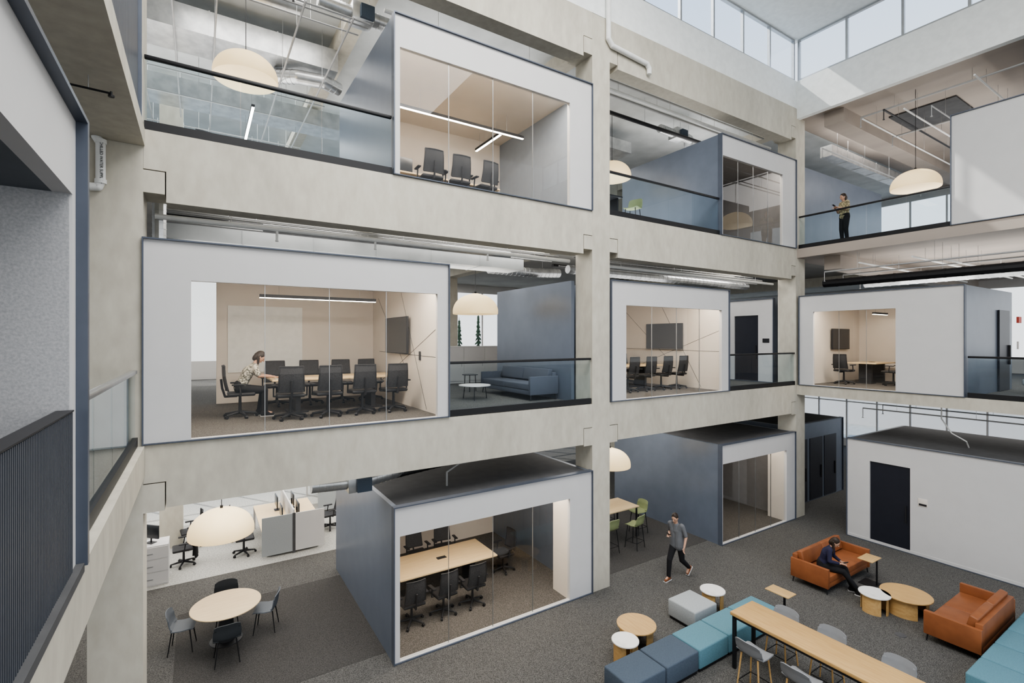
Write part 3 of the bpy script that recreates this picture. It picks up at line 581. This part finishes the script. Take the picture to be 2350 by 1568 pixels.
pipe('conduit','looping cables above ground-floor white pod roof','cable',[(18.3,5.4,4.3),(18.3,5.4,3.9),(18.4,5.2,3.5),(18.5,4.9,3.3),(18.7,4.9,3.1)],.018,whitep)
pipe('drain_pipe','white drain pipe at top running down beside middle column and along wall','pipe',[(8.62,9.07,16.65),(8.62,9.07,13.72),(8.75,9.07,13.58),(10.0,9.07,13.5),(10.08,9.07,13.4),(10.08,9.07,13.25)],.065,whitep,ribs=.9,n=14)
t=thing('drain_pipe','white pipe with black vertical lettering on left concrete column','pipe',(-1.18,9.07,8.47))
B().tube([(-1.23,9.07,9.36),(-1.23,9.07,9.1),(-1.18,9.07,9.02),(-1.18,9.07,8.47),(-1.21,9.07,8.39),(-1.30,9.07,8.38)],.058,14).tube([(-1.12,9.07,9.36),(-1.12,9.07,9.12)],.052,14).build('run',whitep,t,True)
for zz in (9.04,8.47): B().cone((-1.18,9.07,zz-.03),(-1.18,9.07,zz+.03),.07,n=14).build('coupling',whitep,t,True)
text('< CHILLED WATER SUPPLY >',.05,black,t,Matrix.Translation((.015,-.061,.28))@Matrix.Rotation(R(90),4,'Y')@Matrix.Rotation(R(90),4,'X'))
pipe('sprinkler_pipe','thin rod with sprinkler head under slab at upper left','pipe',[(-1.6,7.0,8.97),(-.82,7.0,8.95)],.012,black,[((-.82,7,8.97),(-.82,7,8.93))],hang=9.1)
# ---------------- outside
for x,h,l in ((20.3,8.2,'left'),(22.3,8.7,'right')):
    t=thing('conifer_tree',f'{l} dark conifer outside middle-floor window','tree',(x,41,-.2)); B().cone((0,0,0),(0,0,h*.9),.18,.05).build('trunk',bark,t); b=B()
    for k in range(20):
        zz=h*(.10+.045*k); rr=.95*(1-k/21)
        for j in range(11): a=j*2*pi/11+k*.7; q=rr*random.uniform(.75,1.05); b.cone((0,0,zz+.3),(q*cos(a),q*sin(a),zz-.1+.2*random.random()),.1,.03,6)
    b.cone((0,0,h*.8),(0,0,h+.3),.15,.01,8).build('foliage',leaf,t)
tag(B().box(41.95,42,-10,25,-.2,1.75).build('fence',white),'pale construction fence outside far right ground-floor windows','fence')
# ---------------- people
def hand(b,w,d,n,flip=1):
    d=V(d).normalized(); n=V(n).normalized(); s=d.cross(n).normalized(); w=V(w)
    for k in (-1,0,1): b.cap(w,w+d*.075+s*k*.024,.017,.013)
    for k,l in ((-1.5,.055),(-.5,.068),(.5,.073),(1.5,.066)):
        a=w+d*.075+s*k*.018; m=a+d*l*.55-n*.012; b.cap(a,m,.0095,.009); b.cap(m,m+d*l*.38-n*.03,.009,.0075)
    a=w+d*.025+s*.022*flip; m=a+(d*.6+s*.8*flip).normalized()*.04; b.cap(a,m,.012,.0105); b.cap(m,m+(d*.9+s*.1*flip-n*.3).normalized()*.03,.0105,.0085)
def person(label,loc,rz,J,top,bot,sleeve,long_hair,shoem=blk,loose=0):
    t=thing('person',label,'person',loc,rz); J={k:V(v) for k,v in J.items()}; Y=V((0,1,0)); hip,ch,nk,hd=J['hip'],J['chest'],J['neck'],J['head']; hf=J['face'].normalized()
    up=(hd-nk).normalized(); si=up.cross(hf).normalized(); hf=si.cross(up).normalized(); rot=Matrix((hf,si,up)).transposed(); wst=hip.lerp(ch,.5)
    sh={s:nk+Y*s*J['sw'].x-V((0,0,.05)) for s in (1,-1)}; hj={s:hip+Y*s*.09-V((0,0,.03)) for s in (1,-1)}
    K={1:'l',-1:'r'}
    def torso(b,g,lo=0):
        for s in (1,-1):
            b.cap(hip+Y*s*.065-V((0,0,lo*.6)),wst+Y*s*.05,.10+g+lo*.2,.085+g+lo*.25); b.cap(wst+Y*s*.05,ch+Y*s*.07,.085+g+lo*.25,.095+g); b.cap(ch+Y*s*.07,sh[s]-Y*s*.03,.09+g,.055+g)
        b.cap(ch,nk-V((0,0,.06)),.1+g,.07+g)
    b=B(); torso(b,0); b.cap(nk-V((0,0,.06)),hd-up*.05,.055,.05)
    b.ball(hd,(.094,.075,.112),rot,18); b.ball(hd+hf*.028-up*.06,(.055,.05,.05),rot); b.cap(hd+hf*.088+up*.005,hd+hf*.108-up*.022,.009,.014)
    b.ball(hd+hf*.084-up*.062,(.014,.024,.008),rot)
    for s in (1,-1):
        b.ball(hd+si*s*.076-up*.005-hf*.005,(.018,.008,.028),rot)
        e,w=J['e'+K[s]],J['w'+K[s]]; b.cap(sh[s],e,.046,.037); b.cap(e,w,.037,.025); hand(b,w,J['d'+K[s]],J['n'+K[s]],-s if J['n'+K[s]].z<.5 else s)
        k,a=J['k'+K[s]],J['a'+K[s]]; b.cap(hj[s],k,.08,.055); b.cap(k,a,.055,.036); b.cap(a,a+J['f'+K[s]]*.12-V((0,0,.03)),.034,.026)
    b.build('body',skin,t,rem=.0065)
    for s in (1,-1):
        e=B().ball(hd+hf*.083+si*s*.031+up*.012,(.008,.014,.008),rot).build('eye',black,t)
    g=B(); torso(g,.014,loose)
    for s in (1,-1):
        e,w=J['e'+K[s]],J['w'+K[s]]
        if sleeve>1: g.cap(sh[s],e,.058,.048); g.cap(e,e.lerp(w,sleeve-1),.048,.036)
        else: g.cap(sh[s],sh[s].lerp(e,sleeve),.058,.054)
    g.build('top',top,t,rem=.009)
    g=B()
    for s in (1,-1):
        k,a=J['k'+K[s]],J['a'+K[s]]; g.cap(hip+Y*s*.065+V((0,0,.04)),hj[s],.112,.105); g.cap(hj[s],k,.1,.07); g.cap(k,a+V((0,0,.01)),.068,.052)
    g.build('trousers',bot,t,rem=.009)
    for s in (1,-1):
        a=J['a'+K[s]]; f=J['f'+K[s]].normalized(); d=V((0,0,-1)); d=(d-f*d.dot(f)).normalized()
        x=B().cap(a-f*.045+d*.043,a+f*.14+d*.052,.042,.036).cap(a-f*.02,a+f*.06+d*.035,.05,.044).cap(a,a+d*.03,.046,.046).build('shoe',shoem,t,rem=.009)
        B().box(-.085,.175,-.038,.038,-.012,.0,.006,2,Matrix.Translation(a+d*.078)@Matrix((f,d.cross(f),-d)).transposed().to_4x4()).build('sole',white,x)
    h=B().ball(hd-hf*.02+up*.026,(.098,.083,.108),rot,18)
    if long_hair:
        h.ball(hd-hf*.06-up*.03,(.06,.08,.1),rot)
        for s in (1,-1): h.cap(hd-hf*.035+si*s*.06,hd-hf*.05+si*s*.065-V((0,0,long_hair)),.035,.022)
        h.cap(hd-hf*.07,hd-hf*.075-V((0,0,long_hair+.05)),.055,.03)
    h.build('hair',hairm,t,rem=.008)
    return t
person('woman in patterned blouse seated at long table in middle-floor pod',(.70,11.3,L2+.012),0,dict(hip=(.0,0,.60),chest=(.15,0,.91),neck=(.25,0,1.07),head=(.36,0,1.20),face=(1,-.1,-.5),sw=(.16,0,0),el=(.32,.22,.83),er=(.32,-.22,.83),wl=(.57,.12,.80),wr=(.59,-.10,.80),dl=(1,-.2,-.1),dr=(1,.2,-.1),nl=(0,0,1),nr=(0,0,1),kl=(.43,.11,.53),kr=(.43,-.11,.53),al=(.36,.11,.09),ar=(.44,-.12,.09),fl=(1,0,0),fr=(1,0,0)),pat,blk,.85,.16)
tag(B().box(1.34,1.62,11.15,11.4,L2+.752,L2+.76).build('notebook',white),'white notebook on long table under seated woman\'s hands','notebook')
fz=R(150)
person('woman standing at right top-floor railing looking at a phone',(18.05,7.85,L3),fz,dict(hip=(0,0,.92),chest=(.0,0,1.24),neck=(.01,0,1.42),head=(.05,0,1.56),face=(1,0,-.45),sw=(.155,0,0),el=(.04,.22,1.10),er=(.05,-.22,1.10),wl=(.26,.07,1.20),wr=(.27,-.05,1.18),dl=(.8,-.4,.3),dr=(.8,.3,.3),nl=(0,-.2,1),nr=(0,.2,1),kl=(.02,.09,.5),kr=(.04,-.09,.5),al=(-.02,.1,.09),ar=(.0,-.1,.09),fl=(1,.1,0),fr=(1,-.15,0)),yel,blk,.95,.2)
def phone(label,loc,rz,tilt=.6):
    t=thing('phone',label,'phone',loc,rz); B().box(-.075,.075,-.037,.037,0,.009,.004,2,Matrix.Rotation(-tilt,4,'Y')).build('case',black,t)
M=Matrix.Translation((18.05,7.85,L3))@Matrix.Rotation(fz,4,'Z'); phone('dark phone held by standing woman at top-floor railing',M@V((.36,.02,1.255)),fz)
fz=R(188)
person('man in grey tee shirt walking across the atrium floor looking at phone',(10.5,8.5,0),fz,dict(hip=(0,0,.93),chest=(.03,0,1.27),neck=(.05,0,1.46),head=(.11,0,1.60),face=(1,.1,-.5),sw=(.18,0,0),el=(.0,.25,1.14),er=(-.04,-.25,1.15),wl=(.12,.27,.92),wr=(.22,-.1,1.16),dl=(.4,.0,-.9),dr=(.8,.3,.2),nl=(0,-1,.1),nr=(0,.2,1),kl=(-.06,.1,.49),kr=(.22,-.09,.52),al=(-.40,.1,.20),ar=(.26,-.09,.09),fl=(.75,0,-.66),fr=(1,0,0)),gtee,blk,.85,0,orange,.10)
M=Matrix.Translation((10.5,8.5,0))@Matrix.Rotation(fz,4,'Z'); phone('dark phone held by walking man',M@V((.32,-.06,1.22)),fz)
fz=R(-75)
person('woman in navy sweater sitting on cognac leather sofa holding phone',(13.35,6.32,0),fz,dict(hip=(0,0,.545),chest=(.10,0,.85),neck=(.19,0,1.02),head=(.28,0,1.14),face=(1,.05,-.7),sw=(.16,0,0),el=(.20,.23,.72),er=(.20,-.23,.72),wl=(.39,.07,.67),wr=(.39,-.08,.67),dl=(.9,-.35,.1),dr=(.9,.3,.1),nl=(0,0,1),nr=(0,0,1),kl=(.47,.10,.51),kr=(.47,-.10,.50),al=(.62,.1,.09),ar=(.78,-.04,.09),fl=(1,.2,0),fr=(1,-.1,0)),navy,blk,1.85,.26,blk)
M=Matrix.Translation((13.35,6.32,0))@Matrix.Rotation(fz,4,'Z'); phone('phone held by woman sitting on leather sofa',M@V((.49,0,.695)),fz,.4)
# ---------------- lights, camera
area((3.5,1.5,16.6),11,9,2500,(1,.99,.97))  # added overhead fill, out of view, standing in for skylight
for x,y,sx,sy,z_,e in ((3,17.5,14,6,4.25,900),(11,11.6,4.5,3,4.25,140),(.9,11.4,3,3,4.25,130),(25,5,6,8,4.25,260),(4,11,7,1.6,9.0,140),(15.5,11,3.4,2,9.0,130),(6.4,11.3,3,2.4,9.0,210),(3,20,16,4,8.95,650),(21,9.2,5,1,13.9,110),(25,3,6,6,13.9,260),(5,19,16,5,13.9,650),(25,3,6,6,8.95,240),(1.2,11,3,2,13.9,90)):
    area((x,y,z_),sx,sy,e)  # added downward fill to lift the dark floor zones
for x,y,sx,sy,z_,e in ((0,15,6,6,9.9,330),(11,12,4,4,9.8,130),(22,6,6,4,9.9,250),(22,4,6,6,7.9,190),(6,12.5,3,2,7.6,45)): area((x,y,z_),sx,sy,e,(1,.98,.95),1)  # added upward fill to brighten the ceilings, no uplights there
w=bpy.data.worlds.new('World'); S.world=w; w.use_nodes=True; nt=w.node_tree; bg=nt.nodes['Background']; bg.inputs[1].default_value=1.45
tc=nt.nodes.new('ShaderNodeTexCoord'); sp=nt.nodes.new('ShaderNodeSeparateXYZ'); rp=nt.nodes.new('ShaderNodeValToRGB')
rp.color_ramp.elements[0].position=0; rp.color_ramp.elements[0].color=(1,.99,.97,1); rp.color_ramp.elements[1].position=.75; rp.color_ramp.elements[1].color=(.45,.65,.96,1)
e=rp.color_ramp.elements.new(.3); e.color=(.92,.96,1,1)
nt.links.new(tc.outputs['Generated'],sp.inputs[0]); nt.links.new(sp.outputs['Z'],rp.inputs[0]); nt.links.new(rp.outputs[0],bg.inputs[0])
l=bpy.data.lights.new('sun','SUN'); l.energy=4; l.angle=R(1); l.color=(1,.95,.86); o=bpy.data.objects.new('sun',l); C.objects.link(o); o.rotation_euler=V((.4,-.6,-.72)).to_track_quat('-Z','Y').to_euler()
cam=bpy.data.cameras.new('camera'); o=bpy.data.objects.new('camera',cam); C.objects.link(o); S.camera=o
o.location=(0,0,ZC); o.rotation_euler=(pi/2,0,-math.atan2(FA,FB)); cam.sensor_width=36; cam.lens=F*36/2350; cam.shift_y=-5/2350; cam.clip_start=.05; cam.clip_end=500
S.view_settings.view_transform='AgX'; S.view_settings.look='AgX - Medium High Contrast'; S.view_settings.exposure=.05
